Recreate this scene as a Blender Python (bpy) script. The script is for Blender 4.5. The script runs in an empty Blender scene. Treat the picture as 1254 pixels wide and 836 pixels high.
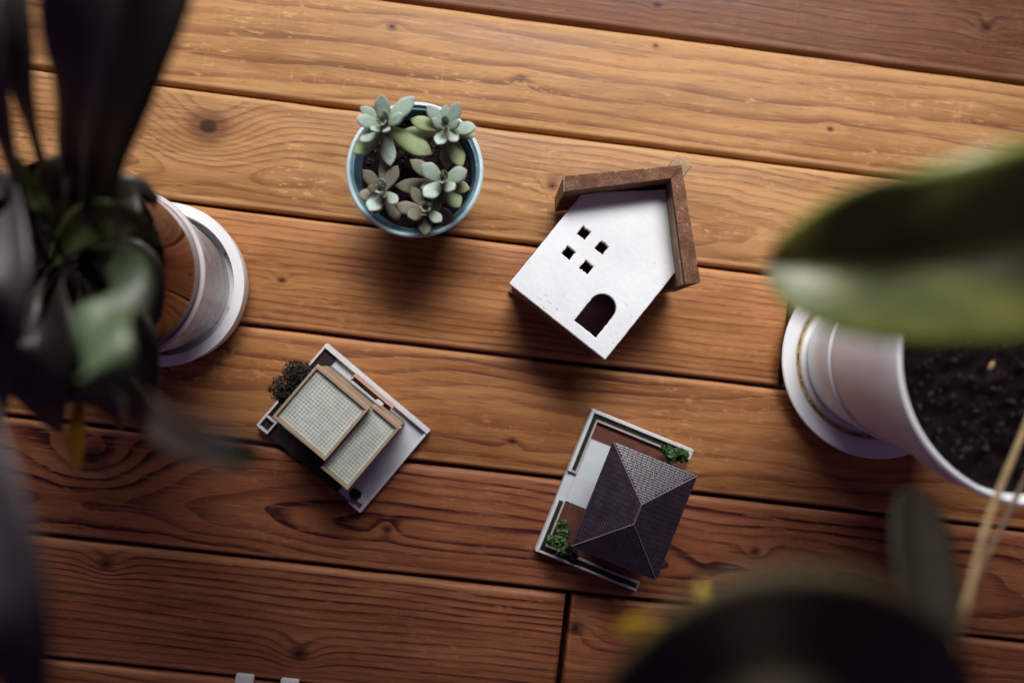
import bpy, bmesh, math, random
from mathutils import Vector, Matrix, noise as mnoise
random.seed(7)
sc = bpy.context.scene
COL = sc.collection
R = math.radians

# ---------------------------------------------------------------- camera
S, H = 0.0006, 0.52
CAM = Vector((-0.0162, -0.0132, H))
FWD = (-CAM).normalized()
RIGHT = FWD.cross(Vector((0, 1, 0))).normalized()
UP = RIGHT.cross(FWD)
FP = CAM.length / S
cam = bpy.data.cameras.new('camera')
cam.lens = 36 * FP / 1254
cam.clip_start = 0.01
cam.clip_end = 50
cam.dof.use_dof = True
cam.dof.focus_distance = 0.482
cam.dof.aperture_fstop = 2.2
co = bpy.data.objects.new('camera', cam)
COL.objects.link(co)
m = Matrix.Identity(4)
for i, v in enumerate((RIGHT, UP, -FWD)):
    for j in range(3):
        m[j][i] = v[j]
m.translation = CAM
co.matrix_world = m
sc.camera = co

# ---------------------------------------------------------------- world, lamps, exposure
w = bpy.data.worlds.new('World')
sc.world = w
w.use_nodes = True
bg = w.node_tree.nodes['Background']
bg.inputs[0].default_value = (0.34, 0.195, 0.43, 1)
bg.inputs[1].default_value = 0.15
sc.view_settings.view_transform = 'Standard'
sc.view_settings.look = 'None'
sc.view_settings.exposure = 0
sc.view_settings.gamma = 1


def area_lamp(name, loc, target, size, size_y, power, color, spread):
    l = bpy.data.lights.new(name, 'AREA')
    l.shape = 'RECTANGLE'
    l.size, l.size_y, l.energy, l.color, l.spread = size, size_y, power, color, R(spread)
    o = bpy.data.objects.new(name, l)
    o.location = loc
    o.rotation_euler = (Vector(target) - Vector(loc)).to_track_quat('-Z', 'Y').to_euler()
    COL.objects.link(o)
    return o


area_lamp('window_light', (0.09, 0.60, 0.62), (-0.005, 0.145, 0), 0.92, 0.26, 1.98, (1.0, 0.985, 0.955), 50)
area_lamp('added_leaf_fill', (-0.22, 1.05, 0.46), (0.14, -0.20, 0.37), 1.0, 0.20, 3.1, (1.0, 0.99, 0.98), 42)  # added fill lamp for the raised leaves, no window behind it


# ---------------------------------------------------------------- helpers
def U(px, py, z=0.0):
    """photo pixel -> place in the room at height z"""
    d = FWD * FP + RIGHT * (px - 627) + UP * (418 - py)
    return CAM + d * ((z - CAM.z) / d.z)


def link(o, parent=None):
    COL.objects.link(o)
    if parent is not None:
        o.parent = parent
    return o


def thing(name, label, cat, loc=(0, 0, 0), rz=0.0, kind=None, group=None):
    o = bpy.data.objects.new(name, None)
    o.empty_display_size = 0.02
    o.location = loc
    o.rotation_euler = (0, 0, rz)
    tag(o, label, cat, kind, group)
    return link(o)


def tag(o, label=None, cat=None, kind=None, group=None):
    if label: o['label'] = label
    if cat: o['category'] = cat
    if kind: o['kind'] = kind
    if group: o['group'] = group
    return o


def obj(name, bm, mat, parent=None, smooth=40, label=None, kind=None):
    me = bpy.data.meshes.new(name)
    bmesh.ops.recalc_face_normals(bm, faces=bm.faces)
    bm.to_mesh(me)
    bm.free()
    if mat: me.materials.append(mat)
    if smooth:
        for p in me.polygons: p.use_smooth = True
        me.set_sharp_from_angle(angle=R(smooth))
    o = bpy.data.objects.new(name, me)
    tag(o, label, None, kind)
    return link(o, parent)


def box(bm, x0, x1, y0, y1, z0, z1, bev=0.0, seg=1):
    vs = [bm.verts.new((x, y, z)) for z in (z0, z1) for y in (y0, y1) for x in (x0, x1)]
    fs = [bm.faces.new([vs[i] for i in f]) for f in
          ((0, 2, 3, 1), (4, 5, 7, 6), (0, 1, 5, 4), (1, 3, 7, 5), (3, 2, 6, 7), (2, 0, 4, 6))]
    if bev:
        es = list({e for f in fs for e in f.edges})
        bmesh.ops.bevel(bm, geom=es, offset=bev, segments=seg, affect='EDGES', profile=0.5)
    return vs


def boxes(*bs, bev=0.0):
    bm = bmesh.new()
    for b in bs:
        t = bmesh.new()
        box(t, *b, bev=bev)
        me = bpy.data.meshes.new('tmp')
        t.to_mesh(me)
        t.free()
        bm.from_mesh(me)
        bpy.data.meshes.remove(me)
    return bm


def prism(poly, z0, z1, bev=0.0, seg=1, top=None):
    bm = bmesh.new()
    n = len(poly)
    top = top or poly
    a = [bm.verts.new((x, y, z0)) for x, y in poly]
    b = [bm.verts.new((x, y, z1)) for x, y in top]
    bm.faces.new(a[::-1])
    bm.faces.new(b)
    for i in range(n):
        bm.faces.new((a[i], a[(i + 1) % n], b[(i + 1) % n], b[i]))
    if bev:
        bmesh.ops.bevel(bm, geom=list(bm.edges), offset=bev, segments=seg, affect='EDGES', profile=0.5)
    return bm


def lathe(prof, seg=112, wob=0.0):
    bm = bmesh.new()
    rings = []
    for r, z in prof:
        if r <= 1e-6:
            rings.append([bm.verts.new((0, 0, z))])
        else:
            rings.append([bm.verts.new((r * math.cos(2 * math.pi * k / seg), r * math.sin(2 * math.pi * k / seg), z)) for k in range(seg)])
    for a, b in zip(rings, rings[1:]):
        for k in range(seg):
            k2 = (k + 1) % seg
            if len(a) == 1 and len(b) == 1: continue
            if len(a) == 1: bm.faces.new((a[0], b[k], b[k2]))
            elif len(b) == 1: bm.faces.new((a[k], a[k2], b[0]))
            else: bm.faces.new((a[k], a[k2], b[k2], b[k]))
    return bm


def catmull(pts, n):
    pts = [Vector(p) for p in pts]
    P = [2 * pts[0] - pts[1]] + pts + [2 * pts[-1] - pts[-2]]
    out = []
    ns = len(pts) - 1
    for i in range(n + 1):
        t = i / n * ns
        k = min(int(t), ns - 1)
        t -= k
        a, b, c, d = P[k:k + 4]
        out.append(0.5 * ((2 * b) + (c - a) * t + (2 * a - 5 * b + 4 * c - d) * t * t + (3 * b - a - 3 * c + d) * t ** 3))
    return out


def tube(pts, r0, r1, n=24, seg=10):
    bm = bmesh.new()
    c = catmull(pts, n)
    rings = []
    for i, p in enumerate(c):
        t = (c[min(i + 1, n)] - c[max(i - 1, 0)]).normalized()
        s = t.cross(Vector((0.3, 0.2, 1))).normalized()
        q = s.cross(t)
        r = r0 + (r1 - r0) * i / n
        rings.append([bm.verts.new(p + (s * math.cos(2 * math.pi * k / seg) + q * math.sin(2 * math.pi * k / seg)) * r) for k in range(seg)])
    for a, b in zip(rings, rings[1:]):
        for k in range(seg):
            bm.faces.new((a[k], a[(k + 1) % seg], b[(k + 1) % seg], b[k]))
    bm.faces.new(rings[0][::-1])
    bm.faces.new(rings[-1])
    return bm


# ---------------------------------------------------------------- material helper
class NT:
    def __init__(self, name):
        self.mat = bpy.data.materials.new(name)
        self.mat.use_nodes = True
        self.t = self.mat.node_tree
        self.p = self.t.nodes['Principled BSDF']
        self.out = self.t.nodes['Material Output']

    def put(self, sock, v):
        if isinstance(v, bpy.types.NodeSocket): self.t.links.new(v, sock)
        elif v is not None:
            if isinstance(v, (tuple, list)) and len(v) == 3 and sock.type == 'RGBA': v = (*v, 1)
            sock.default_value = v

    def n(self, typ, out=0, ins=None, **kw):
        nd = self.t.nodes.new(typ)
        for k, v in kw.items(): setattr(nd, k, v)
        for k, v in (ins or {}).items(): self.put(nd.inputs[k], v)
        return nd.outputs[out]

    def m(self, op, a, b=None, c=None, clamp=False):
        nd = self.t.nodes.new('ShaderNodeMath')
        nd.operation = op
        nd.use_clamp = clamp
        for i, v in enumerate((a, b, c)):
            if v is not None: self.put(nd.inputs[i], v)
        return nd.outputs[0]

    def ss(self, x, lo, hi, a=0.0, b=1.0):
        return self.n('ShaderNodeMapRange', ins={0: x, 1: lo, 2: hi, 3: a, 4: b}, interpolation_type='SMOOTHSTEP')

    def mix(self, f, a, b, blend='MIX'):
        nd = self.t.nodes.new('ShaderNodeMix')
        nd.data_type = 'RGBA'
        nd.blend_type = blend
        self.put(nd.inputs[0], f)
        self.put(nd.inputs[6], a)
        self.put(nd.inputs[7], b)
        return nd.outputs[2]

    def obj_co(self):
        return self.n('ShaderNodeTexCoord', 3)

    def noise(self, vec, scale, detail=3.0, rough=0.55, dist=0.0):
        return self.n('ShaderNodeTexNoise', 0, {'Vector': vec, 'Scale': scale, 'Detail': detail, 'Roughness': rough, 'Distortion': dist})

    def vec(self, x, y, z):
        return self.n('ShaderNodeCombineXYZ', ins={0: x, 1: y, 2: z})

    def sep(self, v):
        nd = self.t.nodes.new('ShaderNodeSeparateXYZ')
        self.put(nd.inputs[0], v)
        return nd.outputs

    def scaled(self, v, s):
        return self.n('ShaderNodeVectorMath', 0, {0: v, 1: s}, operation='MULTIPLY')

    def bump(self, h, strength, dist=0.001):
        b = self.n('ShaderNodeBump', 0, {'Height': h, 'Strength': strength, 'Distance': dist})
        self.put(self.p.inputs['Normal'], b)

    def set(self, **kw):
        names = dict(color='Base Color', rough='Roughness', metal='Metallic', spec='Specular IOR Level', coat='Coat Weight', coatr='Coat Roughness', sss='Subsurface Weight')
        for k, v in kw.items(): self.put(self.p.inputs[names[k]], v)
        return self.mat


def plain(name, c1, c2, rough=0.5, scale=60, spec=0.4, bump=0.25, fleck=None, bscale=None, coat=0.0):
    """two-tone mottled paint / plastic with fine relief and optional small flecks"""
    t = NT(name)
    co_ = t.obj_co()
    a = t.noise(co_, scale, 5, 0.6)
    c = t.mix(t.ss(a, 0.35, 0.65), c1, c2)
    if fleck:
        f = t.noise(co_, scale * 7, 2, 0.5)
        c = t.mix(t.m('MULTIPLY', t.ss(f, 0.62, 0.72), 0.75), c, fleck)
    h = t.noise(co_, bscale or scale * 14, 3, 0.6)
    t.bump(h, bump, 0.0006)
    r = t.ss(t.noise(co_, scale * 2, 3), 0.3, 0.7, rough - 0.07, rough + 0.08)
    return t.set(color=c, rough=r, spec=spec, coat=coat)


def leaf_mat(name, top, top2, rough=0.33, trans=(0.2, 0.3, 0.05), tw=0.25, edge=None, spec=0.5):
    t = NT(name)
    uv = t.n('ShaderNodeTexCoord', 2)
    x, y, _ = t.sep(uv)
    co_ = t.obj_co()
    n1 = t.noise(co_, 30, 4, 0.6)
    c = t.mix(t.ss(n1, 0.35, 0.65), top, top2)
    d = t.m('ABSOLUTE', t.m('SUBTRACT', x, 0.5))
    mid = t.ss(d, 0.0, 0.03, 1, 0)
    ph = t.m('FRACT', t.m('ADD', t.m('MULTIPLY', y, 11), t.m('MULTIPLY', d, -9)))
    side = t.m('MULTIPLY', t.ss(t.m('ABSOLUTE', t.m('SUBTRACT', ph, 0.5)), 0.0, 0.09, 1, 0), 0.35)
    v = t.m('MAXIMUM', mid, side)
    c = t.mix(t.m('MULTIPLY', v, 0.5), c, tuple(min(1, q * 2.2 + 0.02) for q in top))
    if edge:
        c = t.mix(t.m('MULTIPLY', t.ss(d, 0.40, 0.49), 0.9), c, edge)
    t.bump(t.m('ADD', t.m('MULTIPLY', v, -0.6), t.noise(co_, 90, 3)), 0.35, 0.001)
    t.set(color=c, rough=rough, spec=spec)
    tr = t.n('ShaderNodeBsdfTranslucent', 0, {'Color': trans})
    mx = t.n('ShaderNodeMixShader', 0, {0: tw, 1: t.p.outputs[0], 2: tr})
    t.t.links.new(mx, t.out.inputs[0])
    return t.mat


def wood_mat(name, early, late, p, knots=(), flecks=0.6, rough=0.42, worn=(0.55, 0.36, 0.22)):
    """sawn softwood: growth rings of a log cut by the plank, knots, fibres, worn flecks"""
    t = NT(name)
    co_ = t.obj_co()
    X, Y, Z = t.sep(co_)
    sd = p.get('seed', 0)
    n1 = t.m('SUBTRACT', t.noise(t.vec(t.m('MULTIPLY', X, 3.0), t.m('MULTIPLY', Y, 13), sd), 1, 2), 0.5)
    n2 = t.m('SUBTRACT', t.noise(t.vec(t.m('MULTIPLY', X, 5.0), t.m('MULTIPLY', Y, 9), sd + 31), 1, 3), 0.5)
    fine = t.m('SUBTRACT', t.noise(t.vec(t.m('MULTIPLY', X, 16), t.m('MULTIPLY', Y, 160), sd + 7), 1, 3), 0.5)
    yy = t.m('ADD', t.m('SUBTRACT', Y, p['yc']), t.m('ADD', t.m('MULTIPLY', n1, p.get('w1', 0.03)), t.m('MULTIPLY', X, p.get('sl', 0.0))))
    zz = t.m('ADD', t.m('MULTIPLY', t.m('SUBTRACT', X, p.get('xc', 0)), p.get('b', 0.05)), t.m('ADD', p.get('zc', 0.03), t.m('MULTIPLY', n2, p.get('w2', 0.03))))
    r = t.m('SQRT', t.m('ADD', t.m('MULTIPLY', yy, yy), t.m('MULTIPLY', zz, zz)))
    r = t.m('ADD', r, t.m('MULTIPLY', fine, 0.0012))
    eye = None
    for kx, ky, kr in knots:
        dx = t.m('MULTIPLY', t.m('SUBTRACT', X, kx), 0.75)
        dy = t.m('SUBTRACT', Y, ky)
        dd = t.m('ADD', t.m('MULTIPLY', dx, dx), t.m('MULTIPLY', dy, dy))
        g = t.m('EXPONENT', t.m('MULTIPLY', dd, -1.0 / (2.2 * kr) ** 2))
        r = t.m('ADD', r, t.m('MULTIPLY', g, kr * 1.9))
        e = t.m('EXPONENT', t.m('MULTIPLY', dd, -1.0 / kr ** 2))
        eye = e if eye is None else t.m('MAXIMUM', eye, e)
    ph = t.m('MULTIPLY', r, 1.0 / p.get('ring', 0.006))
    fr = t.m('FRACT', ph)
    idn = t.n('ShaderNodeTexWhiteNoise', 0, {'W': t.m('ADD', t.m('FLOOR', ph), sd * 13.7)}, noise_dimensions='1D')
    line = t.m('MULTIPLY', t.ss(fr, 0.40, 0.90), t.ss(fr, 0.93, 0.985, 1, 0))
    inten = t.m('MULTIPLY', t.m('ADD', 0.38, t.m('MULTIPLY', idn, 0.62)), p.get('contrast', 0.8))
    brk = t.ss(t.noise(t.vec(t.m('MULTIPLY', X, 9), t.m('MULTIPLY', Y, 40), sd + 3), 1, 3), 0.25, 0.6, 0.45, 1)
    line = t.m('MULTIPLY', t.m('MULTIPLY', line, inten), brk, clamp=True)
    c = t.mix(line, early, late)
    tone = t.noise(t.vec(t.m('MULTIPLY', X, 6), t.m('MULTIPLY', Y, 45), sd + 11), 1, 4, 0.6)
    c = t.mix(1.0, c, t.n('ShaderNodeCombineColor', 0, {0: t.ss(tone, 0.25, 0.75, 0.74, 1.22), 1: t.ss(tone, 0.25, 0.75, 0.66, 1.24), 2: t.ss(tone, 0.25, 0.75, 0.62, 1.26)}), 'MULTIPLY')
    big = t.noise(t.vec(t.m('MULTIPLY', X, 7), t.m('MULTIPLY', Y, 16), sd + 21), 1, 3, 0.5)
    c = t.mix(t.m('MULTIPLY', t.ss(big, 0.5, 0.72), 0.45), c, tuple(q * 0.62 for q in (early[0], early[1] * 0.86, early[2] * 0.9)))
    fib = t.noise(t.vec(t.m('MULTIPLY', X, 40), t.m('MULTIPLY', Y, 850), sd), 1, 3, 0.7)
    c = t.mix(t.m('MULTIPLY', t.ss(fib, 0.5, 0.72), 0.42), c, late)
    por = t.noise(t.vec(t.m('MULTIPLY', X, 55), t.m('MULTIPLY', Y, 700), sd + 61), 1, 2, 0.7)
    c = t.mix(t.m('MULTIPLY', t.ss(por, 0.60, 0.70), 0.5), c, tuple(q * 0.5 for q in late))
    lgt = t.noise(t.vec(t.m('MULTIPLY', X, 22), t.m('MULTIPLY', Y, 420), sd + 71), 1, 3, 0.65)
    c = t.mix(t.m('MULTIPLY', t.ss(lgt, 0.53, 0.66), 0.42), c, worn)
    if eye is not None:
        c = t.mix(t.m('MULTIPLY', t.ss(eye, 0.15, 0.75), 0.62), c, tuple(q * 0.55 for q in late))
        c = t.mix(t.m('MULTIPLY', t.ss(eye, 0.80, 0.95), 0.85), c, (0.02, 0.010, 0.010))
    # worn varnish: small pale flecks and scratches across the grain
    fl = t.noise(t.vec(t.m('MULTIPLY', X, 95), t.m('MULTIPLY', Y, 300), sd + 5), 1, 3, 0.65)
    where = t.ss(t.noise(t.vec(t.m('MULTIPLY', X, 14), t.m('MULTIPLY', Y, 30), sd + 41), 1, 3), 0.48, 0.62)
    flm = t.m('MULTIPLY', t.m('MULTIPLY', t.ss(fl, 0.56, 0.64), where), flecks)
    c = t.mix(flm, c, worn)
    sx = t.noise(t.vec(t.m('MULTIPLY', X, 420), t.m('MULTIPLY', Y, 30), sd + 55), 1, 2, 0.5)
    scr = t.m('MULTIPLY', t.m('MULTIPLY', t.ss(sx, 0.64, 0.70), where), flecks * 0.45)
    c = t.mix(scr, c, worn)
    if p.get('hw'):
        ed = t.m('ADD', t.m('ABSOLUTE', Y), t.m('MULTIPLY', t.m('SUBTRACT', t.noise(t.vec(t.m('MULTIPLY', X, 30), t.m('MULTIPLY', Y, 60), sd + 77), 1, 4, 0.6), 0.5), 0.006))
        em = t.ss(ed, p['hw'] - 0.0055, p['hw'] - 0.0025)
        c = t.mix(t.m('MULTIPLY', em, 0.55), c, worn)
    hgt = t.m('ADD', t.m('MULTIPLY', line, -0.6), t.m('ADD', t.m('MULTIPLY', fib, 0.22), t.m('MULTIPLY', fl, 0.25)))
    t.bump(hgt, 0.35, 0.0008)
    rr = t.m('ADD', t.ss(tone, 0.3, 0.7, rough - 0.07, rough + 0.10), t.m('MULTIPLY', flm, 0.15))
    return t.set(color=c, rough=rr, spec=0.13)


# ---------------------------------------------------------------- the floor and the table
floor_m = plain('dark_floor_boards', (0.20, 0.09, 0.09), (0.26, 0.12, 0.11), 0.5, 9, bump=0.2)
bm = bmesh.new()
box(bm, -2.5, 2.5, -2.5, 2.5, -0.80, -0.74)
tag(obj('floor', bm, floor_m, smooth=0), kind='structure')

TA = R(-6.72)
table = thing('wooden_table', 'brown wooden plank table top carrying pots and little model houses', 'table', (0, 0, 0), TA)
CT, ST = math.cos(TA), math.sin(TA)


def T(px, py):
    v = U(px, py, 0)
    return (v.x * CT + v.y * ST, -v.x * ST + v.y * CT)


seams = [0.412, 0.3268, 0.2410, 0.1568, 0.0728, -0.0108, -0.0958, -0.1776, -0.2635, -0.3480]
PAL = {
    'tan': ((0.390, 0.205, 0.082), (0.145, 0.046, 0.027)),
    'honey': ((0.362, 0.160, 0.059), (0.112, 0.030, 0.021)),
    'amber': ((0.335, 0.140, 0.053), (0.090, 0.022, 0.018)),
    'red': ((0.275, 0.101, 0.044), (0.052, 0.012, 0.016)),  # front rows: reddish wood, darkened further to carry the light's falloff in colour
    'dark': ((0.195, 0.082, 0.042), (0.065, 0.018, 0.017)),  # back rows: dark board tone that also paints in shade at the far edge
}
# (row, x from, x to, palette, growth ring settings, knots in photo pixels)
planks = [
    (0, -0.80, 0.85, 'dark', dict(yc=-0.05, zc=0.02, b=0.02, ring=0.006, seed=1), []),
    (1, -0.80, 0.85, 'dark', dict(yc=-0.10, zc=0.02, b=0.03, ring=0.0055, seed=2, w1=0.03, contrast=0.7), [(805, 6, .003), (1208, 34, .004)]),
    (2, -0.80, 0.85, 'tan', dict(yc=0.16, zc=0.03, b=0.03, ring=0.0125, seed=3, w1=0.05, w2=0.02, contrast=0.95), [(480, 33, .0035), (638, 97, .003), (1017, 158, .0026), (803, 56, .002)]),
    (3, -0.80, 0.85, 'tan', dict(yc=-0.016, zc=0.012, b=0.065, xc=-0.16, ring=0.0048, seed=4, w1=0.028, contrast=0.8), [(255, 155, .0135), (676, 228, .0035)]),
    (4, -0.80, 0.2015, 'honey', dict(yc=-0.16, zc=0.03, b=0.02, ring=0.0052, seed=5, w1=0.022, w2=0.02, contrast=0.8), [(345, 343, .003)]),
    (4, 0.2065, 0.85, 'amber', dict(yc=0.15, zc=0.03, b=0.03, ring=0.005, seed=15, w1=0.02), []),
    (5, -0.80, 0.85, 'honey', dict(yc=0.085, zc=0.012, b=0.05, ring=0.0105, seed=6, w1=0.065, w2=0.05, contrast=0.85), [(627, 540, .003), (1010, 520, .004)]),
    (6, -0.80, 0.85, 'red', dict(yc=-0.006, zc=0.006, b=0.085, xc=0.115, ring=0.0078, seed=9, w1=0.04, w2=0.05, contrast=1.25), [(112, 560, .011), (474, 648, .0035), (925, 675, .0035)]),
    (7, -0.80, 0.0610, 'red', dict(yc=-0.18, zc=0.03, b=0.02, ring=0.0056, seed=8, w1=0.02, w2=0.02, contrast=1.15), [(130, 690, .005), (366, 800, .006)]),
    (8, -0.80, 0.85, 'red', dict(yc=0.05, zc=0.02, b=0.03, ring=0.006, seed=23, w1=0.03), []),
    (7, 0.0655, 0.85, 'red', dict(yc=0.06, zc=0.012, b=0.05, ring=0.006, seed=19, w1=0.04), [(704, 768, .006)]),
]
for k, (row, x0, x1, pal, prm, kn) in enumerate(planks):
    y1, y0 = seams[row] - 0.0015, seams[row + 1] + 0.0015
    cx, cy = (x0 + x1) / 2, (y0 + y1) / 2
    prm = dict(prm)
    prm['xc'] = prm.get('xc', 0) - cx
    prm['hw'] = (y1 - y0) / 2
    kk = []
    for px, py, kr in kn:
        tx, ty = T(px, py)
        kk.append((tx - cx, ty - cy, kr))
    bm = bmesh.new()
    box(bm, x0 - cx, x1 - cx, y0 - cy, y1 - cy, -0.028, 0.0)
    es = [e for e in bm.edges if all(v.co.z > -0.001 for v in e.verts)]
    bmesh.ops.bevel(bm, geom=es, offset=0.0031, segments=4, affect='EDGES', profile=0.5)
    # long cuts so that the worn upper edges can waver a little
    for i in range(1, 64):
        xx = x0 - cx + (x1 - x0) * i / 64
        bmesh.ops.bisect_plane(bm, geom=bm.verts[:] + bm.edges[:] + bm.faces[:], plane_co=(xx, 0, 0), plane_no=(1, 0, 0))
    for v in bm.verts:
        if abs(v.co.y) > (y1 - y0) / 2 - 0.004:
            q = mnoise.noise(Vector(((v.co.x + cx) * 22, k * 7.3, v.co.y * 3)))
            v.co.y += q * 0.0007
            v.co.z += mnoise.noise(Vector(((v.co.x + cx) * 9, k * 3.3, 4))) * 0.0004 - 0.0002
    e, l = PAL[pal]
    wr = tuple(min(1, q * 1.25 + a) for q, a in zip(e, (0.06, 0.05, 0.035)))
    j = 0.94 + 0.12 * random.random()
    mt = wood_mat('plank_wood', tuple(q * j for q in e), l, prm, kk, flecks=0.75 if row in (2, 3, 5) else 0.4, worn=wr)
    o = obj('plank', bm, mt, table, smooth=50)
    o.location = (cx, cy, 0)
# frame rails under the planks close the slots
bm = boxes(*[(x, x + 0.07, -0.335, 0.40, -0.075, -0.0285) for x in (-0.70, -0.36, 0.02, 0.40, 0.72)], bev=0.002)
dark_wood = plain('dark_frame_wood', (0.05, 0.02, 0.014), (0.07, 0.028, 0.02), 0.6, 30)
obj('under_frame', bm, dark_wood, table)
bm = boxes((-0.79, 0.84, -0.330, -0.310, -0.10, -0.0755), (-0.79, 0.84, 0.37, 0.39, -0.10, -0.0755), bev=0.002)
obj('apron', bm, dark_wood, table)
for x in (-0.74, 0.79):
    for y in (-0.30, 0.36):
        bm = bmesh.new()
        box(bm, x - 0.03, x + 0.03, y - 0.009, y + 0.0095, -0.74, -0.0757, bev=0.003)
        obj('leg', bm, dark_wood, table)

# a small white tray whose two lugs just reach into the picture
white_low = plain('white_lacquer', (0.74, 0.75, 0.74), (0.80, 0.81, 0.80), 0.4, 30)
q = U(327, 832, 0.004)
tray = thing('tray', 'small white tray on the frontmost plank, cut off by the bottom edge', 'tray', (q.x, q.y, 0.0004), R(-6.7))
for x in (-0.0225, 0.0095):
    bm = bmesh.new()
    box(bm, x, x + 0.0130, -0.0145, 0.002, 0.0, 0.0042, bev=0.0012, seg=2)
    obj('lug', bm, white_low, tray)
bm = boxes((-0.045, 0.045, -0.0585, -0.0148, 0.0, 0.003), (-0.045, 0.045, -0.0178, -0.0148, 0.0032, 0.012), (-0.045, 0.045, -0.0585, -0.0555, 0.0032, 0.012), (-0.045, -0.042, -0.0554, -0.0179, 0.0032, 0.012), (0.042, 0.045, -0.0554, -0.0179, 0.0032, 0.012), bev=.0006)
obj('dish', bm, white_low, tray)

# ---------------------------------------------------------------- materials of the small things
white_paint = NT('chalky_white_paint')
t = white_paint
c_ = t.obj_co()
n = t.noise(c_, 55, 5, 0.65)
n2 = t.noise(c_, 420, 3, 0.6)
X, Y, Z = t.sep(c_)
c = t.mix(t.ss(n, 0.3, 0.7), (0.72, 0.735, 0.76), (0.78, 0.79, 0.805))
low = t.m('MAXIMUM', t.ss(Y, 0.0, 0.035, 1, 0.10), t.ss(X, 0.055, 0.080, 0, 0.8))
wornm = t.m('MULTIPLY', t.m('MULTIPLY', t.ss(n2, 0.57, 0.70), t.ss(t.noise(c_, 95, 3), 0.48, 0.62)), low)
c = t.mix(t.m('MULTIPLY', wornm, 0.85), c, (0.36, 0.41, 0.40))
t.bump(t.m('ADD', t.noise(c_, 260, 4), t.m('MULTIPLY', wornm, -1.0)), 0.35, 0.0006)
WHITE = t.set(color=c, rough=0.6, spec=0.3)

white_ceramic = plain('white_plastic_pot', (0.72, 0.73, 0.75), (0.78, 0.79, 0.81), 0.42, 18, bump=0.05, bscale=300)
soil_m = plain('potting_soil', (0.006, 0.003, 0.004), (0.011, 0.006, 0.007), 0.9, 160, spec=0.08, bump=0.9, fleck=(0.026, 0.014, 0.012), bscale=600)


def soil_disc(r, z, amp, parent, seed):
    bm = bmesh.new()
    N = 34
    vs = {}
    for i in range(-N, N + 1):
        for j in range(-N, N + 1):
            if i * i + j * j <= N * N * 1.001:
                x, y = i / N * r, j / N * r
                h = mnoise.fractal(Vector((x * 130 + seed, y * 130, seed)), 0.9, 2.1, 4) * amp
                h += abs(mnoise.noise(Vector((x * 420, y * 420 + seed, 1)))) * amp * 0.8
                vs[i, j] = bm.verts.new((x, y, z + h))
    for (i, j) in list(vs):
        q = [(i, j), (i + 1, j), (i + 1, j + 1), (i, j + 1)]
        if all(a in vs for a in q): bm.faces.new([vs[a] for a in q])
    o = obj('soil', bm, soil_m, parent, smooth=60)
    return o


def chips(r, z, n, size, mat, parent, name, seed):
    rnd = random.Random(seed)
    bm = bmesh.new()
    for _ in range(n):
        a, d = rnd.random() * 6.283, r * math.sqrt(rnd.random())
        s = size * (0.4 + 0.9 * rnd.random())
        mt = Matrix.Translation((d * math.cos(a), d * math.sin(a), z + rnd.random() * 0.002)) @ Matrix.Rotation(rnd.random() * 6.28, 4, Vector((rnd.random() - .5, rnd.random() - .5, rnd.random())).normalized()) @ Matrix.Diagonal((s, s * 0.5, s * 0.4, 1))
        bmesh.ops.create_icosphere(bm, subdivisions=1, radius=1, matrix=mt)
    return obj(name, bm, mat, parent, smooth=0, kind='stuff')


bark_m = plain('bark_chip', (0.009, 0.005, 0.005), (0.030, 0.018, 0.013), 0.8, 90)


# ---------------------------------------------------------------- broad leaves
def leaf(name, path, width, mat, parent, origin, prof=None, fold=0.35, roll=0.0, ns=26, nx=8, wave=0.0, label=None, cup=0.0):
    """path: (photo x, photo y, height); width in metres; fold raises both halves; roll turns about the midrib"""
    pts = [U(*q) - origin for q in path]
    c = catmull(pts, ns)
    bm = bmesh.new()
    uvl = bm.loops.layers.uv.new('uv')
    rows = []
    for i, p in enumerate(c):
        s = i / ns
        tdir = (c[min(i + 1, ns)] - c[max(i - 1, 0)]).normalized()
        side = tdir.cross(Vector((0, 0, 1)))
        side.normalize()
        up = side.cross(tdir)
        rm = Matrix.Rotation(roll, 3, tdir)
        side, up = rm @ side, rm @ up
        if prof: wd = prof(s)
        else: wd = max(0.03, math.sin(math.pi * min(1, s ** 0.8)) ** 0.75)
        hw = 0.5 * width * wd
        row = []
        for j in range(nx + 1):
            a = j / nx * 2 - 1
            x = math.sin(abs(a) * fold * 0.0 + abs(a)) / math.sin(1) * hw if False else abs(a) * hw
            hz = x * math.tan(fold) - cup * x * x / max(hw, 1e-5)
            hz += wave * hw * max(0.0, a) * math.sin(s * 14 + abs(a) * 2.6 + 0.6) * min(1, (1 - s) * 3.2)
            row.append(bm.verts.new(p + side * (math.copysign(x, a)) + up * hz))
        rows.append(row)
    for i in range(ns):
        for j in range(nx):
            f = bm.faces.new((rows[i][j], rows[i][j + 1], rows[i + 1][j + 1], rows[i + 1][j]))
            for lp, (uu, vv) in zip(f.loops, ((j, i), (j + 1, i), (j + 1, i + 1), (j, i + 1))):
                lp[uvl].uv = (uu / nx, vv / ns)
    o = obj(name, bm, mat, parent, smooth=70, label=label)
    md = o.modifiers.new('thickness', 'SOLIDIFY')
    md.thickness = 0.0006
    return o


def strap(s):
    return max(0.05, min(1, 0.55 + s * 1.6) * (1 - max(0, (s - 0.55) / 0.45) ** 2.2))


def tipped(s):
    return max(0.04, (0.25 + 0.75 * min(1, max(0, s - 0.35) / 0.35)) * (1 - max(0, (s - 0.75) / 0.25) ** 2))


def disc(s):
    return max(0.02, math.sqrt(max(0, 1 - abs(2 * s - 1) ** 2.6)))


def ovate(s):
    return max(0.02, (math.sin(math.pi * (s ** 0.85)) ** 0.62))


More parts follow.
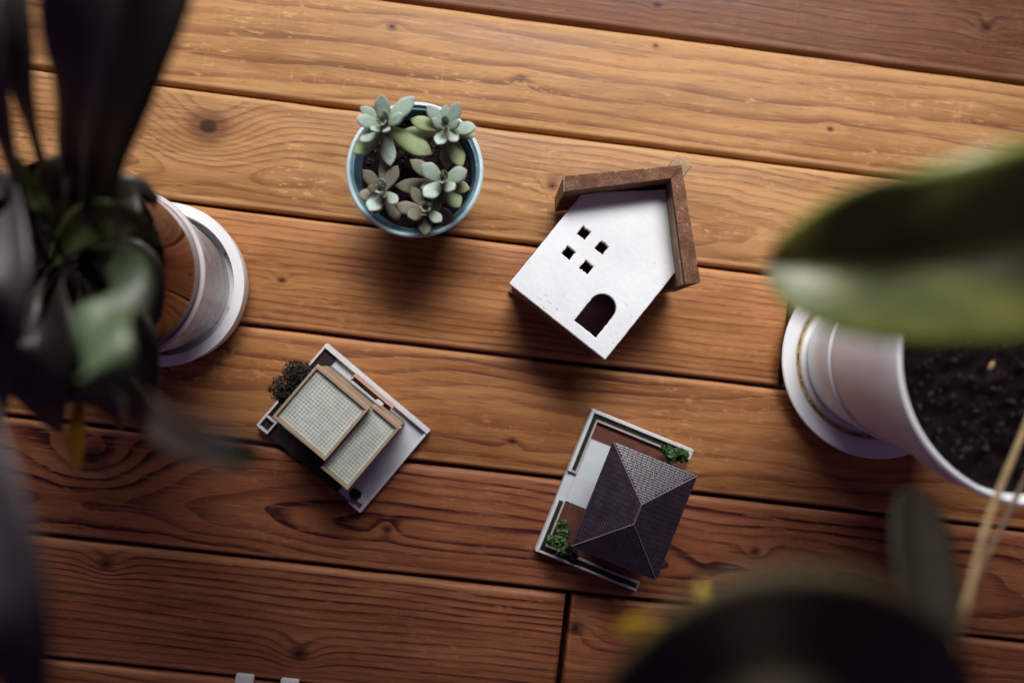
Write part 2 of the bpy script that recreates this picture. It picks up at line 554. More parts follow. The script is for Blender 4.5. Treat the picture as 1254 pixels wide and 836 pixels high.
# ================================================================ SUCCULENT
pr = U(508, 207.5, 0.060)
succ_o = Vector((pr.x, pr.y, 0))
succ = thing('potted_succulent', 'small blue enamel pot of grey-green succulent rosettes on the planks', 'succulent', succ_o, 0)
enamel = plain('blue_enamel', (0.075, 0.155, 0.20), (0.10, 0.20, 0.25), 0.35, 70, bump=0.12, fleck=(0.28, 0.40, 0.45))
enamel_lip = plain('pale_enamel_lip', (0.42, 0.58, 0.63), (0.52, 0.66, 0.70), 0.35, 90, bump=0.1)
PR = 0.0440
pot = obj('pot', lathe([(0, 0), (0.029, 0), (0.031, 0.002), (PR - 0.0012, 0.0565), (PR - 0.0016, 0.0585), (PR - 0.0042, 0.0582), (PR - 0.0075, 0.047), (0.030, 0.010), (0, 0.010)]), enamel, succ)
obj('rim', lathe([(PR - 0.0016, 0.0570), (PR + 0.0004, 0.0575), (PR + 0.0006, 0.0592), (PR - 0.0004, 0.0602), (PR - 0.0016, 0.0602), (PR - 0.0024, 0.0590)]), enamel_lip, pot)
soil_disc(PR - 0.0066, 0.0475, 0.0016, succ, 3)
chips(PR - 0.010, 0.0490, 260, 0.0013, bark_m, succ, 'soil_crumbs', 5)


def succ_mat(name, base, tip, edge, spec=0.3):
    t = NT(name)
    uv = t.n('ShaderNodeTexCoord', 2)
    x, y, _ = t.sep(uv)
    co_ = t.obj_co()
    c = t.mix(t.ss(y, 0.05, 0.75), base, tip)
    n = t.noise(co_, 260, 4, 0.6)
    c = t.mix(t.m('MULTIPLY', t.ss(n, 0.45, 0.68), 0.5), c, tuple(q * 0.62 for q in tip))
    c = t.mix(t.m('MULTIPLY', t.ss(y, 0.86, 1.0), 0.7), c, edge)
    c = t.mix(t.m('MULTIPLY', t.ss(t.m('ABSOLUTE', t.m('SUBTRACT', x, 0.5)), 0.14, 0.25), t.m('MULTIPLY', 0.55, t.ss(t.noise(co_, 90, 2), 0.4, 0.6))), c, edge)
    t.bump(t.noise(co_, 700, 3), 0.2, 0.0004)
    t.put(t.p.inputs['Subsurface Radius'], (0.002, 0.003, 0.0015))
    return t.set(color=c, rough=0.5, spec=spec, sss=0.12)


SM = {
    'p': succ_mat('pale_succulent_skin', (0.20, 0.27, 0.16), (0.37, 0.465, 0.405), (0.36, 0.29, 0.27)),
    'g': succ_mat('green_succulent_skin', (0.22, 0.26, 0.09), (0.26, 0.33, 0.17), (0.30, 0.20, 0.15)),
    'b': succ_mat('brown_succulent_skin', (0.12, 0.10, 0.065), (0.18, 0.175, 0.125), (0.16, 0.08, 0.07)),
}


def fat_leaf(p0, p1, wd, mat, parent, lift=0.25, thick=0.55):
    d = p1 - p0
    L = d.length
    mid = (p0 + p1) / 2 + Vector((0, 0, -L * lift * 0.45))
    ns, seg = 14, 14
    c = [p0 * (1 - s) ** 2 + mid * 2 * s * (1 - s) + p1 * s * s for s in [i / ns for i in range(ns + 1)]]
    bm = bmesh.new()
    uvl = bm.loops.layers.uv.new('uv')
    rings = []
    for i, p in enumerate(c):
        s = i / ns
        td = (c[min(i + 1, ns)] - c[max(i - 1, 0)]).normalized()
        side = td.cross(Vector((0, 0, 1)))
        if side.length < 0.1: side = Vector((1, 0, 0))
        side.normalize()
        up = side.cross(td)
        g = (0.42 + 0.58 * math.sin(math.pi * min(1, s / 0.62) / 2)) if s < 0.62 else max(0.0, 1 - ((s - 0.62) / 0.38) ** 2.1)
        g = max(g, 0.03)
        hw = wd * 0.5 * g
        ht = wd * thick * 0.5 * (g ** 0.8)
        ring = []
        for k in range(seg):
            a = 2 * math.pi * k / seg
            x, y = math.cos(a), math.sin(a)
            y = y * (0.55 if y > 0 else 1.15) - (0.25 * (1 - x * x) if y > 0 else 0)
            ring.append(bm.verts.new(p + side * x * hw + up * (y * ht)))
        rings.append(ring)
    for i in range(ns):
        for k in range(seg):
            k2 = (k + 1) % seg
            f = bm.faces.new((rings[i][k], rings[i][k2], rings[i + 1][k2], rings[i + 1][k]))
            for lp, (kk, ii) in zip(f.loops, ((k, i), (k + 1, i), (k + 1, i + 1), (k, i + 1))):
                ph = (kk / seg) % 1.0
                lp[uvl].uv = (0.5 + 0.25 * math.cos(2 * math.pi * ph), ii / ns)
    bm.faces.new(rings[0][::-1])
    bm.faces.new(rings[-1])
    return obj('leaf', bm, mat, parent, smooth=80)


Zm = 4.18
ROS = [  # centre (zoom px), height, leaves: tip x, tip y, width px, skin, tip height offset
    ((245, 190), .084, [(238, 44, 78, 'p', .006), (408, 56, 84, 'p', .004), (352, 150, 62, 'p', .009), (130, 108, 66, 'p', .004), (108, 168, 70, 'p', .006), (96, 348, 96, 'g', -.008), (130, 285, 62, 'p', -.001), (284, 412, 78, 'p', -.010), (500, 350, 104, 'g', -.012), (260, 128, 48, 'p', .011), (185, 226, 46, 'p', .010), (268, 232, 44, 'p', .012), (215, 172, 30, 'p', .012)]),
    ((568, 208), .083, [(472, 100, 66, 'p', .004), (637, 84, 66, 'p', .005), (566, 96, 56, 'p', .002), (726, 214, 72, 'p', .004), (726, 256, 58, 'g', -.006), (652, 416, 84, 'g', -.010), (574, 430, 74, 'b', -.018), (524, 300, 66, 'p', .002), (626, 284, 58, 'p', .004), (384, 172, 74, 'g', -.004), (326, 244, 74, 'g', -.014), (496, 172, 48, 'p', .009), (640, 182, 44, 'p', .010), (568, 152, 32, 'p', .012)]),
    ((238, 536), .074, [(144, 430, 66, 'b', .002), (252, 360, 56, 'b', -.006), (322, 408, 68, 'b', -.002), (118, 566, 66, 'b', .001), (178, 640, 84, 'p', .004), (322, 598, 62, 'p', .005), (236, 474, 48, 'p', .008), (168, 520, 44, 'b', .007), (262, 570, 34, 'b', .009), (228, 558, 30, 'b', .010), (330, 690, 70, 'b', -.014), (200, 655, 66, 'g', -.006)]),
    ((552, 484), .080, [(446, 402, 86, 'p', .004), (384, 378, 74, 'b', -.004), (676, 432, 84, 'p', .004), (692, 528, 66, 'g', -.006), (640, 624, 84, 'g', -.008), (456, 566, 82, 'p', .006), (608, 532, 66, 'p', .007), (508, 606, 96, 'b', -.010), (436, 526, 52, 'b', -.004), (562, 432, 42, 'b', .009), (528, 462, 28, 'p', .010), (566, 488, 26, 'p', .011), (306, 512, 84, 'b', -.020)]),
    ((466, 632), .074, [(460, 764, 72, 'b', -.004), (546, 694, 60, 'p', .004), (372, 668, 70, 'b', .004), (306, 614, 72, 'b', -.004), (392, 518, 62, 'b', -.004), (546, 596, 60, 'b', -.002), (492, 596, 34, 'b', .007), (446, 662, 30, 'b', .008), (470, 600, 26, 'b', .009), (612, 676, 84, 'b', -.016)]),
]
for (cx, cy), zc, lv in ROS:
    pc = U(410 + cx / Zm, 105 + cy / Zm, zc) - succ_o
    ro = bpy.data.objects.new('rosette', None)
    ro.location = pc
    link(ro, succ)
    for tx, ty, wpx, kind, dz in lv:
        zt = zc + dz
        tip = U(410 + tx / Zm, 105 + ty / Zm, zt) - succ_o - pc
        wm = wpx / Zm * 0.00052
        dirv = Vector((tip.x, tip.y, 0))
        base = dirv.normalized() * min(0.0016, dirv.length * 0.2) + Vector((0, 0, min(0, dz) * 0.45 - 0.003))
        fat_leaf(base, tip, wm, SM[kind], ro)
    for q in range(6):
        a_ = q * 2.4 + cx
        rr_ = 0.0022 + 0.0007 * (q % 3)
        fat_leaf(Vector((0.0006 * math.cos(a_), 0.0006 * math.sin(a_), 0.001)), Vector((rr_ * math.cos(a_), rr_ * math.sin(a_), 0.0075 + 0.0012 * (q % 2))), 0.0030, SM['p' if q % 3 else 'b'], ro)
    st = Vector((pc.x * 0.86, pc.y * 0.86, 0.046))
    obj('stem', tube([st - pc, (st - pc) * 0.5, Vector((0, 0, -0.002))], 0.0028, 0.0024, 10, 10), SM['g'], ro)

# ================================================================ WHITE TOY HOUSE lying on its back
A0, B0 = U(625, 347, .055), U(741, 439, .055)
ang = math.atan2(B0.y - A0.y, B0.x - A0.x)
house = thing('toy_house', 'white wooden toy house lying on its back with brown roof boards', 'toy house', (A0.x, A0.y, 0), ang)
hc, hs = math.cos(ang), math.sin(ang)


def HL(px, py, z):
    v = U(px, py, z) - A0
    return (v.x * hc + v.y * hs, -v.x * hs + v.y * hc)


k_ = (B0 - A0).length / 148.5
outline = [(0, 0), (148.5 * k_, 0), (150 * k_, 138 * k_), (79.5 * k_, 211.5 * k_), (1.5 * k_, 143.5 * k_)]


def rough_loop(poly, step, amp, seed):
    out = []
    for i, (x, y) in enumerate(poly):
        x2, y2 = poly[(i + 1) % len(poly)]
        L = math.hypot(x2 - x, y2 - y)
        n_ = max(1, int(L / step))
        for q_ in range(n_):
            t_ = q_ / n_
            a_ = amp if q_ else amp * 0.3
            out.append((x + (x2 - x) * t_ + mnoise.noise(Vector((x + t_ * 40, y * 90, seed))) * a_, y + (y2 - y) * t_ + mnoise.noise(Vector((x * 90, y + t_ * 40, seed + 9))) * a_))
    return out


def cut_panel(name, loops, z0, z1, bev, mat, parent):
    cu = bpy.data.curves.new('outline', 'CURVE')
    cu.dimensions = '2D'
    cu.fill_mode = 'BOTH'
    cu.extrude = (z1 - z0) / 2 - bev
    cu.bevel_depth = bev
    cu.bevel_resolution = 1
    for lp in loops:
        sp = cu.splines.new('POLY')
        sp.points.add(len(lp) - 1)
        for p_, (x, y) in zip(sp.points, lp): p_.co = (x, y, 0, 1)
        sp.use_cyclic_u = True
    tmp = bpy.data.objects.new('tmp', cu)
    COL.objects.link(tmp)
    dg = bpy.context.evaluated_depsgraph_get()
    me = bpy.data.meshes.new_from_object(tmp.evaluated_get(dg))
    bpy.data.objects.remove(tmp)
    bpy.data.curves.remove(cu)
    me.name = name
    me.transform(Matrix.Translation((0, 0, (z0 + z1) / 2)))
    me.materials.clear()
    me.materials.append(mat)
    for p_ in me.polygons: p_.use_smooth = False
    o = bpy.data.objects.new(name, me)
    return link(o, parent)


holes = []
for u_, v_ in ((32.4, 105.6), (60.8, 105.2), (32.6, 74.4), (61, 74.2)):
    s_ = 7.4
    holes.append(rough_loop([((u_ + a * s_) * k_, (v_ + b * s_) * k_) for a, b in ((-1, -1), (-1, 1), (1, 1), (1, -1))], 0.0012, 0.0007, u_ + v_))
arch = [(125.5, 12), (88.8, 12), (88.8, 47)] + [(107.2 - 18.4 * math.cos(a_), 47 + 18.4 * math.sin(a_)) for a_ in [math.pi * i / 14 for i in range(1, 14)]] + [(125.5, 47)]
holes.append(rough_loop([(x * k_, y * k_) for x, y in arch], 0.0015, 0.0006, 3))
cut_panel('front_panel', [rough_loop(outline, 0.003, 0.0003, 1)] + holes, 0.0505, 0.0550, 0.0006, WHITE, house)
inner_m = plain('dark_inside_board', (0.22, 0.09, 0.12), (0.27, 0.11, 0.14), 0.8, 40)
raw_m = plain('raw_brown_wood', (0.14, 0.065, 0.045), (0.19, 0.09, 0.06), 0.7, 60)
bm = prism(outline, 0.0005, 0.004, 0.0003)
obj('back_panel', bm, inner_m, house)
W_ = 148.5 * k_
th = 0.004


def wall_between(a, b, t0=th, z0=0.0042, z1=0.0503):
    ax, ay = a
    bx, by = b
    L = math.hypot(bx - ax, by - ay)
    nx_, ny_ = -(by - ay) / L, (bx - ax) / L
    ex, ey = (bx - ax) / L, (by - ay) / L
    i0, i1 = 0.0008, 0.0008
    pa = (ax + ex * 0.003 + nx_ * i0, ay + ey * 0.003 + ny_ * i0)
    pb = (bx - ex * 0.003 + nx_ * i0, by - ey * 0.003 + ny_ * i0)
    return prism([pa, pb, (pb[0] + nx_ * t0, pb[1] + ny_ * t0), (pa[0] + nx_ * t0, pa[1] + ny_ * t0)], z0, z1)


obj('base_board', wall_between(outline[0], outline[1]), raw_m, house)
for i in (1, 2, 3, 4):
    obj('wall', wall_between(outline[i], outline[(i + 1) % 5]), raw_m, house)

ZF = 0.072
rt = NT('speckled_brown_roof_board')
rc_ = rt.obj_co()
rn1 = rt.noise(rc_, 90, 4, 0.65)
rn2 = rt.noise(rc_, 520, 3, 0.7)
rn3 = rt.noise(rc_, 1100, 2, 0.6)
rcol = rt.mix(rt.ss(rn1, 0.3, 0.7), (0.105, 0.046, 0.028), (0.19, 0.095, 0.058))
rcol = rt.mix(rt.m('MULTIPLY', rt.ss(rn2, 0.56, 0.68), 0.55), rcol, (0.055, 0.020, 0.016))
rcol = rt.mix(rt.m('MULTIPLY', rt.m('MULTIPLY', rt.ss(rn3, 0.56, 0.66), rt.ss(rn1, 0.42, 0.6, 0.25, 1)), 0.75), rcol, (0.36, 0.23, 0.15))
rt.bump(rt.m('ADD', rn2, rt.m('MULTIPLY', rn3, 0.6)), 0.9, 0.0008)
roof_m = rt.set(color=rcol, rough=0.85, spec=0.15)
pale_m = plain('worn_tan_board', (0.34, 0.24, 0.15), (0.24, 0.16, 0.10), 0.85, 60, spec=0.2, bump=0.7, fleck=(0.5, 0.4, 0.28), bscale=500)
oa, ia = HL(835, 202, ZF), HL(822, 218, ZF)
lo, li = HL(692.5, 215.5, ZF), HL(692.5, 234, ZF)
roo, ri = HL(858.5, 345.5, ZF), HL(839.5, 347.5, ZF)


def lerp(a, b, t_): return (a[0] + (b[0] - a[0]) * t_, a[1] + (b[1] - a[1]) * t_)


def notched(a, b, marks, depth, inn):
    L = math.hypot(b[0] - a[0], b[1] - a[1])
    out = []
    cand = sorted(list(marks) + [i / 24 for i in range(1, 24)])
    for t_ in cand:
        p_ = lerp(a, b, t_)
        d_ = depth if t_ in marks else abs(mnoise.noise(Vector((t_ * 30, a[0] * 99, 2)))) * 0.0005
        out.append((p_[0] + inn[0] * d_, p_[1] + inn[1] * d_))
    return out


def inward(a, b, c):
    nx_, ny_ = -(b[1] - a[1]), b[0] - a[0]
    L = math.hypot(nx_, ny_)
    s_ = 1 if (c[0] - a[0]) * nx_ + (c[1] - a[1]) * ny_ > 0 else -1
    return (nx_ / L * s_, ny_ / L * s_)


g_ = 0.0002
inn = inward(lo, oa, ia)
rb1 = prism([li, lo] + notched(lo, oa, (0.425, 0.43, 0.70, 0.705), 0.0012, inn) + [oa, ia], 0.009, ZF, 0.0)
obj('roof_board', rb1, roof_m, house, smooth=0)
oa2, ia2 = lerp(oa, roo, 0.006), lerp(ia, ri, 0.006)
inn = inward(roo, oa, ia)
rb2 = prism([ia2, oa2] + notched(oa2, roo, (0.31, 0.86), 0.0009, inn) + [roo, ri], 0.009, ZF - 0.0006, 0.0)
obj('roof_board', rb2, roof_m, house, smooth=0)
# pale worn end caps of the boards
ex = inward(li, lo, ia)
cap = [(li[0] - ex[0] * .0002, li[1] - ex[1] * .0002), (lo[0] - ex[0] * .0002, lo[1] - ex[1] * .0002), (lo[0] - ex[0] * .0012, lo[1] - ex[1] * .0012), (li[0] - ex[0] * .0012, li[1] - ex[1] * .0012)]
obj('board_end', prism(cap, 0.0092, ZF - 0.0010), pale_m, house, smooth=0)
# lining strip inside the right-hand board
ix = inward(oa, roo, ia)
ls0, ls1 = lerp(ia2, ri, 0.16), lerp(ia2, ri, 0.998)
obj('lining_strip', prism([(ls0[0] + ix[0] * .0002, ls0[1] + ix[1] * .0002), (ls1[0] + ix[0] * .0002, ls1[1] + ix[1] * .0002), (ls1[0] + ix[0] * .0013, ls1[1] + ix[1] * .0013), (ls0[0] + ix[0] * .0004, ls0[1] + ix[1] * .0004)], 0.0095, ZF - 0.0035), pale_m, house, smooth=0)
# chimney sticking out past the ridge
c1, c2 = HL(831.5, 187.5, 0.060), HL(848, 203, 0.060)
yb = oa[1] - 0.008
bm = bmesh.new()
ch0, ch1 = min(c1[0], c2[0]), max(c1[0], c2[0])
cyt = (c1[1] + c2[1]) / 2
box(bm, ch0, ch1, cyt - 0.013, cyt, 0.030, 0.060, bev=0.0007)
obj('chimney', bm, pale_m, house, smooth=0)

# ================================================================ FLAT-ROOFED MODEL HOUSE
def frame(pT, pR, z):
    a, b = U(*pT, z), U(*pR, z)
    return a, math.atan2(b.y - a.y, b.x - a.x), (b - a).length


ZB = 0.006
a0, an, LU = frame((400, 420), (527, 527), ZB)
fl = thing('model_house', 'flat-roofed model house with pale green tiled roof terraces and dark shrub', 'model house', (a0.x, a0.y, 0), an)
ml = U(312, 517, ZB)
LV = (ml - a0).length
ku = LU / 166.0


def FL(px, py, z):
    v = U(px, py, z) - a0
    c_, s_ = math.cos(an), math.sin(an)
    return (v.x * c_ + v.y * s_, -v.x * s_ + v.y * c_)


def rect(pts, z):
    q_ = [FL(x, y, z) for x, y in pts]
    xs, ys = sorted(p[0] for p in q_), sorted(p[1] for p in q_)
    return ((xs[0] + xs[1]) / 2, (xs[2] + xs[3]) / 2, (ys[0] + ys[1]) / 2, (ys[2] + ys[3]) / 2)


plate_m = plain('pale_grey_model_plastic', (0.50, 0.53, 0.56), (0.58, 0.60, 0.63), 0.55, 50, bump=0.2)
wallw_m = plain('off_white_model_wall', (0.62, 0.62, 0.63), (0.70, 0.69, 0.70), 0.55, 60, bump=0.2)
tan_m = plain('tan_model_plastic', (0.36, 0.265, 0.175), (0.42, 0.31, 0.21), 0.55, 60, bump=0.2)
pink_m = plain('pinkish_model_plastic', (0.50, 0.32, 0.26), (0.56, 0.37, 0.30), 0.55, 60, bump=0.2)
brown_m = plain('brown_model_ground', (0.10, 0.035, 0.022), (0.15, 0.05, 0.03), 0.75, 120, bump=0.6)
earth_shade_m = plain('model_earth_and_shade', (0.015, 0.010, 0.010), (0.03, 0.018, 0.016), 0.85, 150, bump=0.9)
tile_m = plain('pale_green_roof_tile', (0.55, 0.60, 0.53), (0.66, 0.70, 0.62), 0.5, 120, bump=0.15)
grout_m = plain('grey_green_grout', (0.27, 0.32, 0.28), (0.31, 0.36, 0.31), 0.7, 80)
gwall_m = plain('dark_model_facade', (0.16, 0.11, 0.09), (0.20, 0.14, 0.11), 0.6, 60)
glass_m = NT('dark_model_window').set(color=(0.02, 0.02, 0.03), rough=0.15, spec=0.6)

bm = bmesh.new()
box(bm, 0, LU, -LV, 0, 0.0005, 0.004, bev=0.0004)
obj('base_plate', bm, plate_m, fl, smooth=0)


def pc(u0, u1, v0, v1, z0, z1):
    return (u0 * ku, u1 * ku, -v1 * ku, -v0 * ku, z0, z1)


obj('garden_wall', boxes(pc(2, 166, 0.4, 5.5, 0.0042, 0.0085), pc(162.5, 165.6, 5.7, 112, 0.0042, 0.0072), bev=0.0003), wallw_m, fl, smooth=0)
obj('garden_wall', boxes(pc(0.4, 3.2, 0.4, 130, 0.0043, 0.0078), bev=0.0003), wallw_m, fl, smooth=0)
obj('soil_bed', boxes(pc(3.4, 21, 5.7, 111, 0.0042, 0.0056)), earth_shade_m, fl, smooth=0)
pb = boxes(pc(3.4, 18, 112, 114.5, 0.0042, 0.0082), pc(3.4, 18, 127.5, 130, 0.0042, 0.0082), pc(15.5, 18, 114.7, 127.3, 0.0042, 0.0082), bev=0.0002)
pl = obj('planter', pb, wallw_m, fl, smooth=0)
obj('soil', boxes(pc(3.4, 15.3, 114.7, 127.3, 0.0042, 0.0050)), earth_shade_m, pl, smooth=0)
obj('front_terrace', boxes(pc(18.4, 128, 112, 130.5, 0.0042, 0.0052)), earth_shade_m, fl, smooth=0)  # near-black colour paints in the house's deep shadow on the terrace
obj('doorstep', boxes(pc(146, 161, 115, 121, 0.0042, 0.0085), pc(161.2, 165.6, 113, 130.5, 0.0042, 0.0075), pc(146, 161, 127.8, 130.5, 0.0042, 0.0075), bev=0.0002), wallw_m, fl, smooth=0)
# upper and lower blocks
ZU, ZL = 0.052, 0.046
ux0, ux1, uy0, uy1 = rect([(387, 445.5), (452, 502), (397, 563.5), (334, 511)], ZU)
l0 = FL(490, 524, ZL)
l1 = FL(425.5, 600, ZL)
lx1 = (l0[0] + l1[0]) / 2
lx0 = ux1 + 0.0002
ly0, ly1 = l1[1], l0[1]
obj('upper_storey', boxes((ux0 + .0012, ux1 - .0004, uy0 + .0012, uy1 - .0012, 0.0044, ZU - 0.0042)), gwall_m, fl, smooth=0)
obj('lower_storey', boxes((lx0, lx1 - .0012, ly0 + .0012, ly1 - .0012, 0.0044, ZL - 0.0042)), gwall_m, fl, smooth=0)


def terrace(x0, x1, y0, y1, z, name, skip=None):
    p_ = 0.0018
    bs = [(x0, x1, y0, y0 + p_, z - 0.0042, z), (x0, x1, y1 - p_, y1, z - 0.0042, z), (x0, x0 + p_, y0 + p_ + .0001, y1 - p_ - .0001, z - 0.0042, z), (x1 - p_, x1, y0 + p_ + .0001, y1 - p_ - .0001, z - 0.0042, z)]
    if skip is None:
        bs.pop(2)
    par = obj('parapet', boxes(*bs, bev=0.0002), tan_m, fl, smooth=0)
    # thin string course under the parapet
    obj('string_course', boxes((x0 - .0005, x1 + (.0005 if skip is None else -.0001), y0 - .0005, y1 + .0005, z - 0.0056, z - 0.0043)), pink_m, par, smooth=0)
    xi = x0 + (p_ if skip else 0)
    f_ = obj('roof_deck', boxes((xi + .0001, x1 - p_ - .0001, y0 + p_ + .0001, y1 - p_ - .0001, z - 0.0041, z - 0.0028)), grout_m, fl, smooth=0)
    xa, xb, ya, yb_ = xi + .0003, x1 - p_ - .0003, y0 + p_ + .0003, y1 - p_ - .0003
    s_ = 0.0022
    nx_, ny_ = max(1, round((xb - xa) / s_)), max(1, round((yb_ - ya) / s_))
    bm = bmesh.new()
    dx, dy = (xb - xa) / nx_, (yb_ - ya) / ny_
    for i in range(nx_):
        for j in range(ny_):
            jz = random.uniform(-.00006, .00006)
            box(bm, xa + i * dx + 0.00013, xa + (i + 1) * dx - 0.00013, ya + j * dy + 0.00013, ya + (j + 1) * dy - 0.00013, z - 0.0029, z - 0.0024 + jz)
    obj('roof_tiles', bm, tile_m, f_, smooth=0, kind='stuff')


terrace(ux0, ux1, uy0, uy1, ZU, 'upper', 1)
terrace(lx0, lx1, ly0, ly1, ZL, 'lower')
# wall face on the street side, balcony and its rail
obj('facade_panel', boxes((ux0 + .002, ux1 - .001, uy1 - .0010, uy1 + .0006, 0.026, ZU - 0.006)), tan_m, fl, smooth=0)
obj('facade_panel', boxes((lx0 + .001, lx1 - .001, ly1 - .0010, ly1 + .0006, 0.022, ZL - 0.006)), tan_m, fl, smooth=0)
b0, b1 = FL(434, 458, 0.026), FL(482, 499, 0.026)
bx0, bx1, by1 = b0[0], b1[0], b0[1]
bal = obj('balcony', boxes((bx0, bx1, by1 - .0014, by1, 0.016, 0.026), (bx0, bx0 + .0012, uy1 + .0024, by1 - .0015, 0.016, 0.0255), (bx1 - .0014, bx1, ly1 + .0025, by1 - .0015, 0.016, 0.0255), bev=0.0002), pink_m, fl, smooth=0)
obj('balcony_floor', boxes((bx0 + .0013, bx1 - .0015, uy1 + .0024, by1 - .0015, 0.0155, 0.0175)), plain('brown_balcony_floor', (0.20, 0.12, 0.085), (0.24, 0.15, 0.11), 0.6, 60), bal, smooth=0)
obj('vent_box', boxes((ux1 - .001, ux1 + .0045, ly1 + .0022, ly1 + .0046, 0.040, ZL - .004), bev=.0002), wallw_m, fl, smooth=0)
for i in range(3):
    x_ = ux0 + (ux1 - ux0) * (0.2 + 0.3 * i)
    obj('window', boxes((x_ - .004, x_ + .004, uy0 + .0006, uy0 + .0011, 0.036, 0.050)), glass_m, fl, smooth=0)
obj('window', boxes((lx0 + .008, lx1 - .008, ly0 + .0006, ly0 + .0011, 0.018, 0.036)), glass_m, fl, smooth=0)


def foam(name, centre, rad, n, size, mat, parent, seed, squash=(1, 1, 1), sprigs=False):
    """flock foliage: many tiny leaf flakes through a lumpy volume"""
    rnd = random.Random(seed)
    bm = bmesh.new()
    lumps = []
    for _ in range(7):
        d = Vector((rnd.gauss(0, 1), rnd.gauss(0, 1), rnd.gauss(0, 1))).normalized() * rad * 0.55 * rnd.random() ** 0.3
        if sprigs:
            d = d.normalized() * rad * (0.35 + 0.55 * rnd.random())
        lumps.append((Vector((d.x * squash[0], d.y * squash[1], d.z * squash[2])), rad * (0.35 + 0.3 * rnd.random()) * (0.62 if sprigs else 1)))
    if sprigs:
        lumps += [(l[0] * 0.5, rad * 0.3) for l in lumps]
    for _ in range(n):
        c_, r_ = rnd.choice(lumps)
        d = Vector((rnd.gauss(0, 1), rnd.gauss(0, 1), rnd.gauss(0, 1))).normalized()
        p_ = Vector(centre) + c_ + d * r_ * rnd.random() ** 0.35
        a = Vector((rnd.gauss(0, 1), rnd.gauss(0, 1), rnd.gauss(0, 1))).normalized()
        b = a.cross(d + Vector((.01, .02, .03))).normalized()
        s_ = size * (0.5 + rnd.random())
        q_ = [bm.verts.new(p_ + a * s_), bm.verts.new(p_ + b * s_ * 0.55), bm.verts.new(p_ - a * s_ * 0.8), bm.verts.new(p_ - b * s_ * 0.5 + d * s_ * .3)]
        bm.faces.new(q_)
    return obj(name, bm, mat, parent, smooth=0)


dfol = plain('dark_flock_foliage', (0.008, 0.008, 0.006), (0.032, 0.027, 0.018), 0.8, 300, bump=0.2)
gfol = plain('green_flock_foliage', (0.022, 0.055, 0.018), (0.080, 0.155, 0.048), 0.7, 300, bump=0.2)
hfol = plain('hedge_flock', (0.012, 0.018, 0.012), (0.022, 0.032, 0.018), 0.8, 300, bump=0.9)
pt = FL(357, 465, 0.034)
foam('shrub', (pt[0] + .003, pt[1] - .001, 0.030), 0.0155, 7000, 0.0009, dfol, fl, 5, (0.75, 1.5, 0.8))
obj('shrub_stem', tube([(pt[0], pt[1], .0056), (pt[0], pt[1], .016), (pt[0], pt[1], .030)], .0012, .0008, 6, 8), earth_shade_m, fl)
pt = FL(432, 606, 0.012)
foam('shrub', (pt[0], pt[1], 0.0085), 0.0052, 1200, 0.0009, dfol, fl, 8, (1, 1.3, 0.6))

# ================================================================ HIP-ROOFED MODEL HOUSE
a0, an, LU = frame((725, 499.5), (849, 550), ZB)
hip = thing('model_house', 'dark hip-roofed model house with white driveway and green bushes on its plot', 'model house', (a0.x, a0.y, 0), an)
ml = U(656.5, 671.4, ZB)
LV = (ml - a0).length
ku = LU / 134.0
obj('base_plate', boxes(pc(0, 134, 0, 185, 0.0005, 0.004), bev=0.0004), wallw_m, hip, smooth=0)
hw_m = plain('white_model_wall', (0.64, 0.65, 0.65), (0.72, 0.72, 0.71), 0.5, 60, bump=0.2)
mauve_m = plain('grey_mauve_kerb', (0.42, 0.35, 0.36), (0.50, 0.42, 0.42), 0.55, 60, bump=0.2)
obj('outer_wall', boxes(pc(0.2, 133.8, 0.2, 4.6, 0.0042, 0.0085), pc(0.2, 4.6, 4.8, 81, 0.0042, 0.0085), pc(128.8, 133.8, 4.8, 13.5, 0.0042, 0.0085), bev=.0004), hw_m, hip, smooth=0)
obj('outer_wall', boxes(pc(0.2, 4.4, 118, 184.8, 0.0042, 0.0085), pc(4.6, 132, 182.2, 184.8, 0.0042, 0.0080), bev=.0004), hw_m, hip, smooth=0)
obj('kerb', boxes(pc(9.6, 128.6, 10.6, 13.0, 0.0042, 0.0080), pc(9.6, 12, 13.2, 81, 0.0042, 0.0080), pc(4.8, 9.4, 78.6, 81, 0.0042, 0.0080), bev=.0002), mauve_m, hip, smooth=0)
obj('kerb', boxes(pc(9.6, 12, 118, 173, 0.0042, 0.0080), pc(9.6, 132, 173.2, 175.4, 0.0042, 0.0080), pc(129.8, 132, 175.6, 182, 0.0042, 0.0080), bev=.0002), mauve_m, hip, smooth=0)
obj('hedge', boxes(pc(4.8, 128.6, 4.8, 10.4, 0.0042, 0.0066), pc(4.8, 9.4, 10.6, 78.4, 0.0042, 0.0066)), hfol, hip, smooth=0)
obj('hedge', boxes(pc(4.8, 9.4, 118, 182, 0.0042, 0.0066), pc(9.6, 129.6, 175.6, 182, 0.0042, 0.0066)), hfol, hip, smooth=0)
drive_m = plain('pale_blue_white_driveway', (0.60, 0.66, 0.70), (0.66, 0.72, 0.75), 0.5, 40, bump=0.15)
obj('driveway', boxes(pc(12.2, 60, 35, 116, 0.0042, 0.0054), pc(0.4, 12, 81.2, 117.8, 0.0042, 0.0054)), drive_m, hip, smooth=0)
obj('lawn', boxes(pc(12.2, 133.5, 13.7, 34.8, 0.0042, 0.0052), pc(60.2, 133.5, 35, 117.8, 0.0042, 0.0052)), brown_m, hip, smooth=0)
obj('lawn', boxes(pc(12.2, 133.5, 118, 173, 0.0042, 0.0052)), brown_m, hip, smooth=0)
obj('doorstep', boxes(pc(40.5, 43.5, 122, 142, 0.0053, 0.0088), bev=.0002), tan_m, hip, smooth=0)


